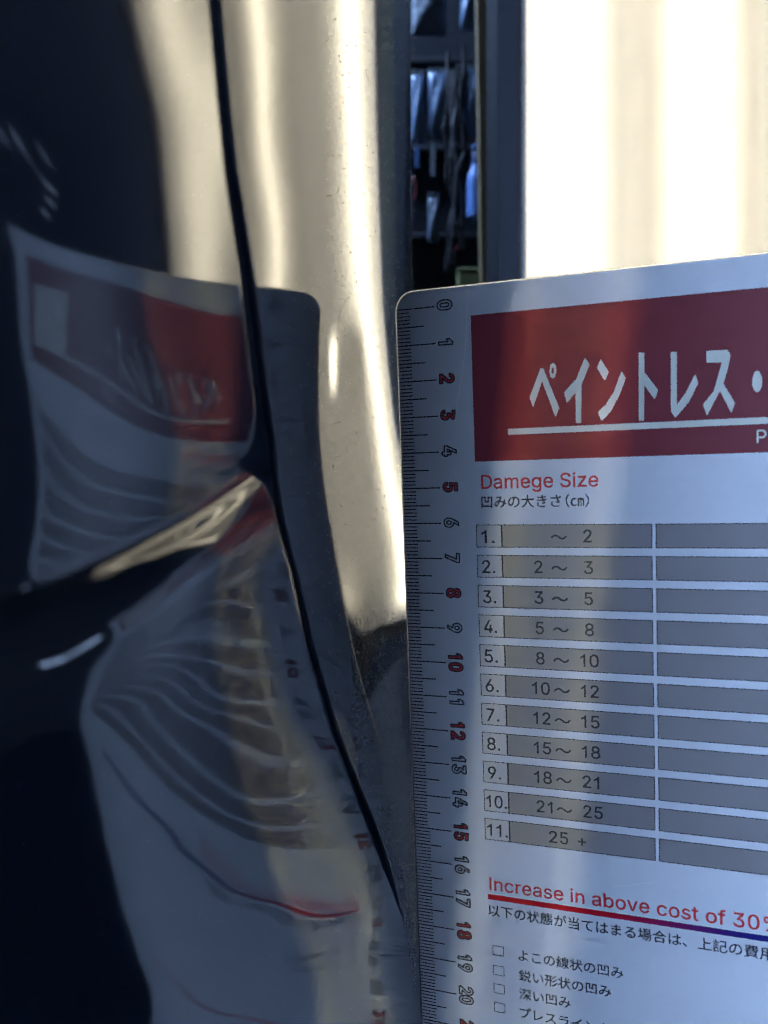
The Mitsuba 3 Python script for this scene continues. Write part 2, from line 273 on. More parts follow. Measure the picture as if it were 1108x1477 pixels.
GLYPH = {"凹": "1000:100 750 418 755 419 408 572 405 577 755 900 750 900 -55 823 -55 818 18 178 18 173 -59 100 -59;173 96 821 92 821 680 651 679 645 332 346 332 345 679 175 681", "み": "1000:73 145 77 236 118 318 218 400 309 432 403 442 504 659 500 668 428 668 227 655 223 736 372 732 582 750 623 709 592 670 487 439 618 414 755 362 768 428 768 523 845 518 828 326 945 250 914 159 807 232 768 141 718 68 664 14 550 -59 495 -23 482 0 580 51 666 133 736 263 734 281 651 322 537 359 452 367 332 109 295 68 241 41 168 41 127 59 91 95;145 169 180 123 218 118 239 129 299 207 367 366 299 359 215 317 178 280 150 229", "の": "1000:86 295 105 432 182 568 305 668 450 718 605 718 686 695 755 659 805 618 855 555 905 418 900 259 882 200 832 114 750 41 691 9 541 -32 527 -27 486 45 587 59 684 101 771 179 813 263 827 337 813 451 772 534 711 594 614 641 560 644 518 418 459 236 391 114 309 50 223 50 145 109 100 205;168 269 192 194 235 146 278 137 335 179 381 262 418 363 454 504 471 641 408 632 339 599 238 512 178 401", "大": "1000:45 -18 202 78 299 175 381 312 432 469 426 477 64 477 64 555 443 555 459 682 459 841 541 841 530 555 941 555 941 477 567 472 637 298 720 175 825 69 955 -5 905 -77 795 -18 682 86 591 214 501 406 418 205 364 123 277 32 191 -32 105 -77", "き": "1000:159 482 296 468 571 474 525 608 191 614 182 618 177 682 186 691 296 677 502 677 473 791 559 800 586 685 791 723 800 655 605 616 647 488 705 491 845 527 859 450 682 415 728 321 782 255 777 232 736 186 527 218 532 282 674 267 602 404 164 405|195 77 191 191 223 277 300 268 305 259 268 196 264 132 283 89 316 60 376 37 442 27 577 27 732 50 732 -18 714 -36 554 -50 455 -50 332 -32 273 -9 218 36", "さ": "1000:159 555 159 632 324 618 548 624 500 791 555 800 586 800 630 633 855 677 864 605 659 555 733 403 809 305 773 245 527 273 536 336 692 327 579 549 255 545|186 132 191 223 227 323 295 318 309 305 273 233 264 164 278 116 307 83 372 50 450 36 591 36 759 59 755 -18 582 -41 445 -41 341 -23 268 9 223 50", "（": "1000:695 318 700 482 732 609 823 777 900 855 955 823 860 707 805 597 773 472 768 332 787 222 823 121 950 -68 891 -95 795 23 736 141", "㎝": "1000:541 545 605 545 615 494 664 550 727 559 768 532 787 490 832 545 864 559 900 559 941 536 973 450 973 0 895 0 895 413 881 461 863 477 834 476 791 409 791 0 723 0 723 418 708 465 690 477 667 477 647 462 618 404 618 0 541 0|59 218 59 323 77 400 114 468 159 514 227 550 332 559 414 527 445 500 405 441 331 482 277 482 216 449 173 388 150 276 168 167 215 97 267 68 322 64 423 114 455 64 441 36 386 5 318 -14 200 5 150 36 100 95", "）": "1000:45 823 109 855 177 777 259 632 286 550 305 441 300 282 264 141 195 9 109 -95 50 -68 50 -59 144 61 191 154 227 291 232 432 214 537 181 629 122 734", "以": "1000:400 -82 350 -14 466 42 544 101 636 216 686 321 723 450 750 632 759 805 841 800 809 482 777 345 736 233 900 64 964 -27 900 -73 808 48 698 160 573 18 473 -50|377 718 441 750 545 605 591 514 523 477 467 584|100 82 140 120 159 159 159 768 236 768 241 176 468 277 491 205 207 67 150 27 136 27", "下": "1000:55 768 945 768 945 695 519 693 520 528 545 527 732 427 868 341 891 314 832 255 656 377 520 448 518 -77 441 -77 440 693 55 695", "状": "1000:32 191 245 386 244 526 173 491 50 677 109 709 177 627 228 543 243 536 245 845 323 845 326 -24 417 56 499 175 550 295 582 451 577 473 355 473 355 545 585 547 591 841 664 841 666 547 950 545 950 473 677 468 723 304 787 171 842 93 897 38 973 -14 918 -77 823 -5 773 55 709 159 643 325 632 320 600 205 550 105 473 0 391 -77 328 -35 323 -77 245 -77 243 277 224 271 77 132|741 777 800 809 868 723 918 632 859 600", "態": "1000:791 155 859 173 941 -14 868 -36|564 509 632 509 636 399 755 432 850 477 905 441 909 427 882 414 632 331 637 263 655 250 837 250 863 281 868 345 927 323 927 268 905 209 859 186 636 186 591 200 564 250|564 836 632 836 636 732 747 764 841 809 895 773 895 759 823 727 639 677 632 628 637 607 654 596 837 596 854 613 868 686 927 659 900 555 854 532 636 532 591 545 564 595|268 154 341 155 341 28 358 0 633 -4 663 26 677 100 736 77 723 -18 700 -50 650 -68 359 -68 314 -59 282 -36 268 0|441 173 500 205 591 91 536 55|59 686 130 729 255 850 318 827 318 818 191 692 385 701 341 768 391 795 532 632 482 600 436 645 77 618|109 582 473 582 473 236 455 209 409 195 318 200 300 250 398 251 401 322 182 323 177 186 109 191;177 378 400 373 404 423 182 427;177 483 400 477 404 523 182 527|36 -5 104 94 132 164 195 141 141 14 105 -36", "が": "1000:918 691 841 832 891 850 973 714|695 627 764 664 782 650 895 445 950 305 873 273 808 443 754 547|727 791 782 809 850 700 859 668 805 650|64 559 302 569 327 691 332 791 423 782 391 579 509 586 582 573 627 541 659 468 659 295 641 164 614 68 559 -9 491 -32 355 -23 336 -9 327 50 327 64 418 45 492 50 531 84 550 126 582 305 582 445 548 499 504 514 370 503 291 236 186 5 164 -32 82 -5 140 94 213 253 286 490 255 495 73 473", "当": "1000:677 555 727 648 800 809 882 782 750 545 723 536|114 36 790 44 787 195 168 195 168 268 790 271 787 414 136 414 136 486 458 493 459 845 541 845 543 488 868 486 868 -82 791 -82 786 -36 114 -36|123 773 182 800 195 795 282 664 323 577 318 568 259 541 245 545 204 643", "て": "1000:86 668 882 732 882 650 704 641 593 585 505 484 459 359 464 250 510 161 557 119 617 87 691 64 800 50 773 -32 641 -14 532 32 436 114 395 186 377 259 377 341 391 409 436 514 541 635 95 582", "は": "1000:373 95 391 182 441 232 541 264 673 259 662 512 400 518 400 595 656 587 659 773 750 773 743 593 914 614 914 536 741 515 750 236 873 168 950 105 945 91 914 41 900 36 839 94 758 145 745 59 709 5 641 -27 546 -32 473 -18 427 5 391 41;445 110 456 83 503 50 542 41 614 46 648 65 672 103 677 182 618 200 517 195 465 166|114 227 123 445 168 773 255 768 227 655 191 391 186 264 197 178 209 180 255 300 295 264 223 46 223 -32 150 -36", "ま": "1000:182 77 191 155 241 214 336 250 495 255 488 386 186 400 186 473 488 455 490 593 200 609 191 614 191 686 328 668 488 664 486 795 573 795 572 668 836 695 836 623 568 595 572 460 845 486 841 409 587 391 568 381 574 234 745 164 864 82 823 9 697 99 586 155 577 150 577 55 564 23 523 -18 468 -41 355 -45 273 -27 214 9;255 105 269 66 308 37 382 23 437 28 471 42 495 76 500 174 463 186 336 182 283 158", "る": "1000:114 250 601 671 564 677 241 659 236 741 404 736 709 755 741 718 745 691 665 635 458 455 609 459 664 450 750 414 814 355 850 282 855 177 823 91 759 23 632 -32 455 -41 395 -27 336 5 295 68 295 132 314 168 359 209 414 227 509 223 577 191 623 141 653 55 725 97 768 163 772 260 740 321 651 382 595 395 496 395 412 377 302 317 173 195;368 87 398 51 445 32 545 27 577 36 572 74 540 130 468 168 432 168 388 149 368 119", "場": "1000:273 159 412 283 464 354 460 368 332 368 332 432 959 432 959 368 550 368 509 305 515 295 936 295 909 32 882 -45 855 -68 718 -77 700 -14 800 -18 826 7 850 109 856 231 783 230 705 59 645 -23 582 -82 527 -36 640 80 713 212 713 231 625 230 518 77 382 -41 332 9 407 60 489 142 546 229 453 231 327 118|427 814 891 814 891 486 427 486;495 551 814 546 818 618 500 623;500 755 500 677 818 682 814 759|36 182 168 242 168 551 55 555 55 627 167 629 168 836 241 836 242 630 350 627 350 555 241 551 241 280 345 314 359 250 68 105 55 118", "合": "1000:41 477 211 564 330 647 435 743 514 845 582 814 555 762 656 670 807 569 968 491 918 423 760 506 755 445 250 445 242 491 104 418 91 418;291 523 295 514 733 519 591 627 507 710 395 600|195 327 818 327 818 -73 736 -73 731 -23 278 -23 273 -77 195 -77;278 259 276 46 736 49 733 259", "、": "1000:55 164 109 223 123 223 295 59 341 0 273 -55 208 21", "上": "1000:50 -32 50 41 417 41 427 49 427 827 505 827 507 519 882 518 877 441 506 439 505 50 514 41 950 41 950 -32", "記": "1000:486 718 486 791 900 791 900 336 827 332 818 386 575 385 573 42 600 14 847 14 877 45 895 177 959 150 945 23 909 -41 859 -59 586 -59 536 -45 509 -18 500 9 500 459 821 460 823 713|41 627 41 686 240 688 217 739 159 814 214 850 255 809 300 736 300 723 261 703 256 687 441 686 441 623|73 345 73 405 414 405 414 345|82 268 395 268 395 -27 155 -27 150 -73 86 -73;150 42 326 38 326 203 152 203|91 545 391 545 391 486 91 486", "費": "1000:55 -27 242 23 329 62 182 68 182 382 91 368 59 432 183 459 247 487 283 515 127 523 150 677 351 682 354 732 109 736 109 786 350 786 355 845 418 845 427 787 572 786 577 845 645 845 654 787 873 786 873 632 654 632 650 578 936 573 927 486 909 445 832 423 832 68 699 63 936 -23 941 -32 923 -50 882 -77 774 -28 600 27 591 36 613 57 610 68 380 68 379 56 414 41 414 32 282 -27 123 -77 105 -77;650 455 760 450 759 482 837 478 849 485 859 519 654 522;655 736 654 682 804 686 801 736;260 182 259 118 759 123 754 182;260 291 259 227 749 227 759 237 754 291;260 400 259 336 749 336 759 346 754 400;336 459 340 450 573 450 577 518 391 523;414 578 573 573 577 628 426 632;428 736 427 682 577 686 573 736;205 578 333 573 350 628 217 632", "用": "1000:32 -36 104 80 141 209 155 360 155 773 886 773 886 -9 859 -55 786 -73 655 -73 632 -14 632 0 767 -5 808 7 808 227 542 225 541 -68 468 -68 463 227 216 226 177 59 114 -59 86 -82;541 305 811 301 813 465 544 468;541 546 811 542 813 697 544 699;223 305 466 301 467 466 230 467;227 546 466 542 467 698 230 699", "よ": "1000:127 77 136 173 200 241 295 273 463 276 445 786 541 786 535 587 832 605 832 527 532 508 546 257 723 182 845 95 855 77 809 9 675 113 552 170 550 86 532 27 495 -14 432 -41 314 -45 227 -27 182 -5 150 27;205 110 220 75 267 41 305 32 410 37 449 65 463 94 468 192 381 209 290 200 220 157", "こ": "1000:173 141 191 305 273 300 255 164 269 130 303 96 349 73 442 55 645 59 832 95 836 9 650 -23 446 -27 368 -18 277 9 227 41 195 77|236 623 236 705 383 691 590 691 768 705 768 623 527 609", "線": "1000:455 736 606 737 641 845 723 827 690 737 909 736 909 382 727 382 723 351 774 236 882 345 941 305 804 180 879 84 964 23 918 -36 827 32 727 174 723 -32 714 -55 673 -77 555 -82 536 -14 641 -14 654 0 655 377 455 382;523 446 832 441 836 528 527 532;523 596 832 591 836 673 527 677|364 14 471 106 541 222 537 236 418 236 418 300 595 300 632 286 573 132 514 50 409 -32|36 541 67 561 122 644 214 845 286 818 227 691 145 553 239 560 314 691 377 659 377 645 277 482 167 336 298 347 273 450 332 459 386 250 326 226 377 59 318 50 277 196 282 214 324 226 311 286 64 245 41 314 108 370 191 486 137 486 59 468|182 191 241 195 264 -18 205 -27|41 -45 68 82 82 195 136 191 145 186 141 141 95 -64", "鋭": "1000:377 -32 382 -18 448 24 504 94 541 181 559 273 556 309 464 309 464 641 568 646 486 814 541 841 564 818 632 682 632 668 598 654 597 642 736 641 781 731 818 841 891 823 818 646 909 641 909 314 782 306 782 18 795 0 880 1 895 27 905 123 959 95 941 -36 923 -59 895 -68 773 -68 727 -45 714 5 708 309 632 306 600 132 568 59 527 0 423 -82;532 383 834 378 835 570 534 572|32 600 144 706 236 850 291 827 279 779 441 650 409 591 400 591 334 653 241 720 140 592 377 586 377 523 273 518 274 416 409 414 409 350 273 347 273 76 409 95 414 36 77 -45 59 -41 45 23 209 58 209 347 59 350 59 414 207 415 209 517 114 523 108 560 59 527|300 118 345 305 395 291 400 273 345 105|77 282 109 291 132 282 164 141 159 105 114 95", "い": "1000:668 641 745 673 786 614 832 523 882 382 914 241 914 168 841 141 809 328 768 460 717 570|127 705 223 700 214 487 223 341 250 208 292 125 331 91 380 92 431 153 482 291 545 223 477 68 427 14 395 -5 336 -9 277 14 227 64 186 141 155 255 141 355", "形": "1000:532 -18 629 28 748 110 830 188 895 277 968 255 923 182 850 100 686 -27 582 -77|586 318 762 438 873 550 941 523 823 395 659 277 636 268|632 559 577 618 721 706 845 827 914 800 800 677|36 -36 90 35 141 149 164 259 170 376 41 382 41 450 173 455 172 705 163 714 59 714 59 782 573 782 573 714 477 709 478 454 586 450 586 382 477 377 477 -77 405 -77 400 382 242 380 227 195 186 55 145 -23 95 -86;245 455 404 452 402 713 242 706", "深": "1000:268 32 394 115 480 206 529 285 323 291 323 359 578 360 582 468 655 468 658 359 923 359 923 291 709 286 788 170 879 83 950 41 900 -23 827 27 759 95 661 233 655 -77 582 -77 578 228 505 127 418 41 350 -9 314 -23|327 786 918 791 918 609 850 609 845 723 400 723 395 609 327 609|744 548 664 632 718 664 850 536 895 482 905 455 850 418|318 464 444 570 505 655 573 636 505 532 391 423 368 414|86 773 118 832 132 832 282 745 286 727 245 673 175 726|64 -14 64 0 227 309 273 255 136 -32 109 -59|41 500 82 559 205 495 255 455 214 395", "プ": "1000:132 605 132 695 210 686 746 687 760 695 759 745 782 795 850 836 891 836 936 818 964 791 982 750 977 677 936 627 891 609 832 611 809 505 759 364 709 268 655 195 577 118 477 45 291 -36 223 41 329 73 434 123 512 179 594 261 654 348 695 435 741 605;805 714 825 674 858 655 882 655 926 684 936 741 911 776 863 791 824 771", "レ": "1000:223 41 232 60 232 690 223 745 323 745 314 681 317 92 451 132 620 219 748 310 859 427 905 364 900 345 795 241 582 100 291 -14 273 -14", "ス": "1000:100 41 261 128 417 247 563 407 622 498 673 605 669 623 186 618 186 709 755 709 800 673 700 468 609 332 845 100 900 36 886 18 827 -27 685 144 555 266 427 145 327 68 168 -23", "ラ": "1000:141 432 141 518 246 509 758 509 827 518 877 486 823 327 768 227 718 164 645 95 550 32 368 -41 341 -23 300 32 442 73 598 165 653 215 708 289 768 433|232 750 708 741 805 750 805 664 232 664", "イ": "1000:86 364 301 437 470 519 639 633 795 786 864 727 759 623 591 496 591 69 600 -27 500 -27 509 78 507 444 309 350 132 286 123 286", "ン": "1000:141 59 392 132 589 242 749 388 877 577 923 486 791 305 632 164 418 45 227 -14 191 -18|173 677 223 732 241 727 400 605 482 523 418 464", "～": "1000:41 341 95 423 145 468 214 505 277 518 332 518 418 495 477 459 602 351 673 327 741 332 802 360 849 402 886 459 959 423 905 341 855 295 786 259 723 245 636 250 582 268 523 305 398 413 327 436 258 432 198 404 151 362 114 305", "D": "718:86 732 368 732 423 723 532 673 609 586 655 455 655 282 618 164 586 114 523 55 395 5 86 0;177 87 345 82 424 100 485 138 545 221 568 309 559 474 517 562 438 627 354 650 178 647", "a": "564:45 123 55 218 109 277 182 305 373 332 395 354 395 400 381 434 323 473 226 468 183 444 145 395 68 418 64 436 82 468 123 509 218 550 314 555 377 541 450 491 473 455 486 400 486 0 400 0 394 70 355 23 305 -5 264 -14 173 -9 118 14 77 50;136 128 165 88 209 68 291 68 334 87 371 120 391 154 395 262 236 241 171 218 141 188", "m": "877:77 545 164 545 169 471 241 541 282 555 350 555 395 536 454 461 505 518 586 555 668 555 732 527 777 477 800 405 800 0 709 0 709 400 671 458 622 477 539 463 506 435 487 396 482 0 391 0 391 405 353 458 308 477 268 477 221 458 173 397 168 0 77 0", "e": "582:50 223 50 309 73 405 114 473 200 536 250 550 341 550 391 536 445 505 486 464 514 414 532 345 536 241 141 237 146 186 178 120 225 83 263 68 317 64 365 73 421 115 441 150 523 127 495 64 414 5 341 -14 268 -14 164 23 86 105;155 384 146 314 442 319 432 378 408 421 379 449 317 473 250 468 211 449", "g": "614:59 177 50 318 68 400 109 473 173 527 241 550 327 550 395 518 445 462 450 545 536 545 536 -50 505 -136 468 -173 418 -200 341 -218 227 -214 168 -195 118 -164 73 -105 141 -59 189 -108 250 -136 341 -136 411 -104 445 -46 445 88 434 90 395 41 345 14 236 9 200 18 141 50 91 105;141 228 169 153 216 105 268 86 317 86 375 106 408 134 436 185 450 259 441 351 408 420 370 454 318 473 250 468 211 449 169 402 146 346", "S": "641:59 191 150 191 160 149 188 110 235 82 291 68 405 82 476 134 495 182 485 244 452 276 406 300 227 350 136 400 86 468 77 564 100 627 136 673 200 714 259 732 395 732 455 714 518 673 564 609 573 541 486 541 467 593 434 627 377 650 296 655 217 627 183 594 168 564 168 510 221 451 459 373 541 318 577 259 586 204 573 123 541 68 477 18 418 -5 364 -14 223 -5 150 27 91 82 59 155", "i": "241:59 682 68 732 105 755 150 750 182 709 177 668 136 636 91 641|73 545 164 545 164 0 73 0", "z": "555:64 68 360 458 73 464 73 550 482 550 477 468 194 92 491 86 491 0 64 0", "I": "441:45 82 177 87 177 646 45 650 45 732 395 732 395 650 268 645 268 86 395 82 395 0 45 0", "n": "591:77 545 164 545 168 467 227 527 291 550 405 541 477 486 500 445 514 386 514 -5 423 0 423 378 380 449 322 473 248 463 187 411 168 363 168 0 77 -5", "c": "568:50 223 50 314 73 405 114 473 191 532 250 550 345 550 395 536 445 509 491 464 514 423 518 400 432 377 417 416 375 454 323 473 273 473 197 435 150 355 141 317 146 200 169 139 216 87 286 64 337 68 389 93 436 164 518 145 514 114 486 68 436 23 391 0 264 -14 168 18 86 105", "r": "377:77 0 77 545 164 545 169 476 209 523 250 545 355 555 355 464 282 468 235 454 197 425 173 388 168 0", "s": "527:50 132 136 150 170 92 250 64 305 68 357 92 386 136 376 185 338 213 182 250 118 282 73 345 68 418 109 495 164 532 232 550 305 550 364 536 436 482 464 418 395 400 339 462 295 477 212 468 159 417 160 376 189 342 382 286 455 232 473 191 473 114 455 73 418 32 359 0 300 -14 177 -5 118 23 77 64", "b": "614:77 727 168 727 171 468 255 541 373 550 473 505 541 405 564 282 545 145 505 68 427 5 364 -14 277 -9 223 18 169 79 164 -5 77 -5;164 255 182 162 238 88 309 64 370 73 430 120 463 190 473 304 454 379 426 425 374 463 340 473 262 463 206 421 182 379", "o": "600:50 223 55 341 91 441 141 500 214 541 345 550 395 536 445 509 491 464 527 400 550 277 532 150 486 68 436 23 391 0 336 -14 264 -14 168 18 86 105;141 224 169 139 216 87 287 64 375 83 427 135 459 236 454 328 427 402 384 449 342 468 273 473 221 454 192 430 155 369 141 318", "v": "564:27 550 118 550 127 541 281 103 436 545 532 550 327 0 232 0", "t": "327:9 468 9 545 90 549 91 677 182 673 184 546 291 545 291 468 182 464 182 110 193 88 217 73 291 73 305 0 273 -9 186 -5 145 14 109 50 91 105 91 464", "f": "373:9 473 9 550 117 552 123 668 168 732 245 764 309 764 355 750 332 673 263 682 238 671 209 632 210 552 332 550 332 473 209 469 209 0 118 0 118 469", "3": "650:59 182 150 186 174 130 212 96 282 73 336 73 416 101 449 135 468 187 459 260 411 322 346 350 223 355 223 427 403 634 405 648 95 650 95 732 532 732 532 659 326 419 432 400 486 368 527 323 555 259 559 173 541 114 514 73 459 27 395 0 350 -9 241 -5 155 27 100 73 73 118", "0": "650:68 305 68 427 86 536 123 627 186 700 264 736 355 741 432 718 505 655 541 591 568 500 577 305 545 150 518 95 473 41 423 9 359 -9 286 -9 205 18 136 82 100 150;159 287 196 153 262 83 314 68 355 73 398 92 435 130 482 254 486 441 454 570 398 640 313 664 248 640 215 607 182 547 164 478", "%": "982:586 109 591 223 618 277 650 305 700 323 777 318 814 300 855 250 868 200 864 86 836 32 805 5 755 -14 668 -5 618 32;659 191 669 85 699 55 741 50 776 70 795 118 795 191 766 249 714 259 679 239|200 0 686 718 695 727 777 727 295 14 282 0|114 527 118 641 145 695 177 723 227 741 305 736 350 714 386 668 400 623 400 527 377 468 336 427 286 409 195 418 145 455;186 537 206 493 226 478 273 473 308 493 327 536 327 613 298 667 241 677 206 657 186 609", "1": "650:109 0 109 77 305 83 304 637 293 640 127 514 123 614 286 732 391 732 396 82 559 77 559 0", "2": "650:91 523 100 591 123 641 168 691 223 723 273 736 368 736 436 714 495 668 541 577 545 532 527 445 450 332 221 87 555 82 555 0 91 0 91 68 417 430 450 495 455 554 426 616 388 645 296 659 234 636 206 607 182 523", "4": "650:55 223 341 723 350 732 436 732 159 234 398 228 400 455 491 455 491 231 586 227 586 145 491 142 491 0 400 0 397 145 59 145", "5": "650:91 186 177 186 192 139 224 102 296 73 374 82 440 134 464 186 468 255 440 329 402 367 331 395 258 391 191 359 100 368 136 705 141 732 523 732 523 650 220 649 195 454 202 440 295 477 382 473 450 445 509 391 550 305 559 227 545 145 500 68 445 23 377 -5 250 -5 182 23 132 64 100 114", "6": "650:105 136 91 264 114 350 191 486 355 727 455 732 455 718 264 441 373 450 414 441 468 414 518 364 550 291 555 191 536 123 509 77 464 32 400 0 359 -9 245 0 177 36 136 77;182 192 196 148 239 96 286 73 360 73 407 97 454 158 464 192 459 283 426 339 397 363 345 382 281 377 229 349 196 306 182 263", "7": "650:91 732 559 732 559 636 241 0 141 4 459 645 91 650", "8": "650:73 164 73 227 100 300 150 355 201 380 132 436 100 514 109 614 145 673 227 727 286 741 382 736 473 695 532 618 545 541 523 455 486 409 443 382 500 350 532 318 568 245 568 141 532 73 477 27 414 0 364 -9 250 -5 141 45 100 91;164 169 192 115 244 82 309 68 368 73 420 92 462 129 482 177 482 218 454 280 416 313 346 336 295 336 221 308 183 271 164 228;191 510 215 461 248 432 314 414 359 418 402 437 435 470 454 522 454 559 431 616 398 645 332 664 282 659 238 640 201 597", "9": "650:91 468 91 541 123 632 168 686 255 732 368 736 427 718 486 677 532 614 555 532 555 464 536 391 468 264 286 0 186 4 381 292 273 282 191 309 118 382;182 469 196 425 248 369 300 350 364 355 416 383 449 425 464 468 464 541 440 598 388 645 345 659 281 654 243 635 205 597 182 541", ".": "268:68 45 77 100 118 127 173 118 200 77 191 23 150 -5 95 5", "+": "650:86 245 86 323 281 325 282 523 364 523 366 324 559 323 559 245 365 243 364 45 282 45 279 245", " ": "268.1818181818182:", "P": "636:86 727 377 727 441 714 500 682 541 641 568 591 582 532 582 459 564 391 500 309 441 277 377 264 179 262 177 0 86 0;177 351 363 345 439 374 472 412 491 473 491 523 462 594 425 627 387 641 179 644", "R": "641:86 727 409 723 491 691 541 645 577 564 577 441 536 355 453 294 600 23 605 -5 500 0 352 281 183 282 177 -5 86 -5;177 369 363 364 444 392 477 430 491 478 486 550 462 598 406 636 364 645 179 644", "b0": "645:36 305 41 468 68 573 105 641 173 705 286 741 414 732 514 677 568 605 609 468 609 264 564 118 532 73 477 27 368 -9 255 -5 173 27 118 73 73 145;209 314 232 199 266 151 290 137 341 132 399 165 432 245 441 413 418 533 370 590 341 600 290 595 242 552 214 459", "b1": "645:77 0 77 141 268 146 268 573 257 576 100 468 100 618 264 732 441 732 441 145 586 141 586 0", "b2": "645:50 500 68 605 95 650 132 686 209 727 273 741 359 741 441 723 509 686 545 650 577 591 586 491 573 436 536 373 482 309 308 145 595 141 595 0 59 0 59 123 385 420 418 486 418 522 399 566 375 590 336 605 295 604 257 590 223 551 214 500", "b3": "645:32 214 205 214 214 180 243 151 291 132 336 132 385 151 408 175 423 214 418 265 379 313 336 332 214 336 214 445 360 588 68 591 68 732 577 732 577 605 390 437 514 395 564 350 595 291 605 250 600 164 568 95 523 50 445 9 359 -9 268 -9 200 5 123 41 73 86 36 159", "b4": "645:18 255 282 727 445 732 445 714 194 264 374 260 377 455 532 455 532 262 627 254 627 123 533 121 532 0 373 0 368 123 18 123", "b5": "645:41 214 209 214 223 166 247 142 295 123 331 123 366 133 407 170 427 223 413 306 380 344 351 359 296 364 262 354 209 309 59 341 91 732 555 732 555 591 235 590 218 467 224 430 295 477 400 486 455 473 536 418 573 364 595 282 586 168 536 77 482 32 386 -5 273 -9 205 5 145 32 82 86 45 159", "b6": "645:50 200 50 277 77 373 305 727 477 732 308 473 405 473 464 459 514 432 564 377 591 309 595 209 582 150 550 91 486 32 414 0 368 -9 255 -5 168 27 114 68 64 145;214 224 233 171 266 138 300 123 350 123 384 138 417 170 436 218 436 259 422 302 389 340 341 359 309 359 262 340 233 311 214 259", "b7": "645:59 727 582 727 582 582 286 0 109 4 397 582 59 586", "b8": "645:32 168 36 245 64 300 100 336 179 377 91 441 59 514 68 605 127 682 200 723 250 736 368 741 459 718 505 695 559 645 591 568 586 495 559 441 527 409 471 379 550 336 586 300 614 245 618 168 609 136 545 55 473 14 405 -5 277 -9 223 0 105 55 55 109;214 196 233 152 261 128 345 114 388 128 417 152 436 195 436 227 422 261 393 290 346 309 305 309 257 290 229 262;227 510 262 451 304 432 341 432 379 446 413 480 423 541 408 575 375 604 304 614 242 575", "b9": "645:50 450 55 550 95 641 159 700 250 736 359 741 477 705 555 636 591 555 595 455 573 368 527 282 336 0 168 0 338 260 241 259 145 291 82 355;209 514 223 430 257 392 304 373 337 373 384 392 413 420 432 472 432 514 413 561 380 594 346 609 300 609 262 595 228 561"}

def glyph(c):
    adv, body = GLYPH[c].split(':')
    ps = []
    for p in body.split('|'):
        if p:
            rings = [np.array(r.split(), float).reshape(-1, 2) for r in p.split(';')]
            ps.append(Polygon(rings[0], rings[1:]).buffer(0))
    return float(adv), unary_union(ps)
GLYPH['1'] = '560:373 0 283 0 283 561 205 507 109 470 109 553 205 608 272 672 316 719 373 719'
GLYPH['I'] = '278:93 0 188 0 188 716 93 716'
GLYPH['b1'] = '560:400 0 235 0 235 490 80 420 80 560 270 719 400 719'

def text(s, u0, v, size, u1=None, track=0, right=None, dv=0.0):
    """a line of print as polygons: baseline starts at (u0, v), 1 em = size cm; u1 = where the last glyph's ink ends"""
    x, gs = 0.0, []
    for c in s:
        if c == ' ':
            x += 278; continue
        adv, g = glyph(c)
        if c == '（': g = affinity.translate(g, -480); adv -= 480
        if c == '）': adv -= 480
        gs.append(affinity.translate(g, x)); x += adv + track
    g = unary_union(gs).buffer(9)
    k = size / 1000.0
    x0, _, x1, _ = g.bounds
    kx = k if u1 is None else (u1 - u0) / (x1 - x0)
    if right is not None:
        u0 = right - (x1 - x0) * kx
    return affinity.affine_transform(g, [kx, 0, 0, -k, u0 - x0 * kx, v])

card = thing('measuring_card', 'white plastic gauge card with printed ruler, red heading and table, edge against the car', 'measuring card')
for nm, col in [('card_white', [.70, .72, .74]), ('print_red', [.27, .048, .063]), ('print_cream', [.72, .72, .66]), ('cell_grey', [.33, .315, .315]), ('cell_pale', [.60, .60, .60]),
                ('print_dark', [.035, .04, .055]), ('print_scarlet', [.62, .05, .06]), ('digit_red', [.55, .06, .07]), ('digit_pale', [.62, .64, .67])]:
    rough(nm, col, 0.11, 1.5)
body = sbox(0, CT, CW, CB).buffer(-.55).buffer(.55, quad_segs=10)
slab = trimesh.creation.extrude_polygon(affinity.scale(body, 1, -1, origin=(0, 0)).buffer(-.045), .08, engine='earcut')
slab.apply_translation([0, 0, -.08])
put('sheet', to_card(slab), 'card_white', card)
scene['clear_plastic'] = {'type': 'roughdielectric', 'distribution': 'ggx', 'alpha': 0.3, 'int_ior': 1.49}
outer = affinity.scale(body, 1, -1, origin=(0, 0))
rim = trimesh.creation.extrude_polygon(outer.difference(outer.buffer(-.04)), .06, engine='earcut'); rim.apply_translation([0, 0, -.07])
put('clear_edge', to_card(rim), 'clear_plastic', card, label='clear laminate edge round the card, glowing where the lamp is behind it')
prt('heading_band', rect(2.15, 17.1, .33, 4.3), 'print_red', 1, label='dark red heading band')
prt('heading_panel', rect(13.2, 16.6, 1.2, 3.6), 'print_cream', 2)
prt('heading_line', rect(3.085, 16.9, 3.44, 3.605), 'print_cream', 2)
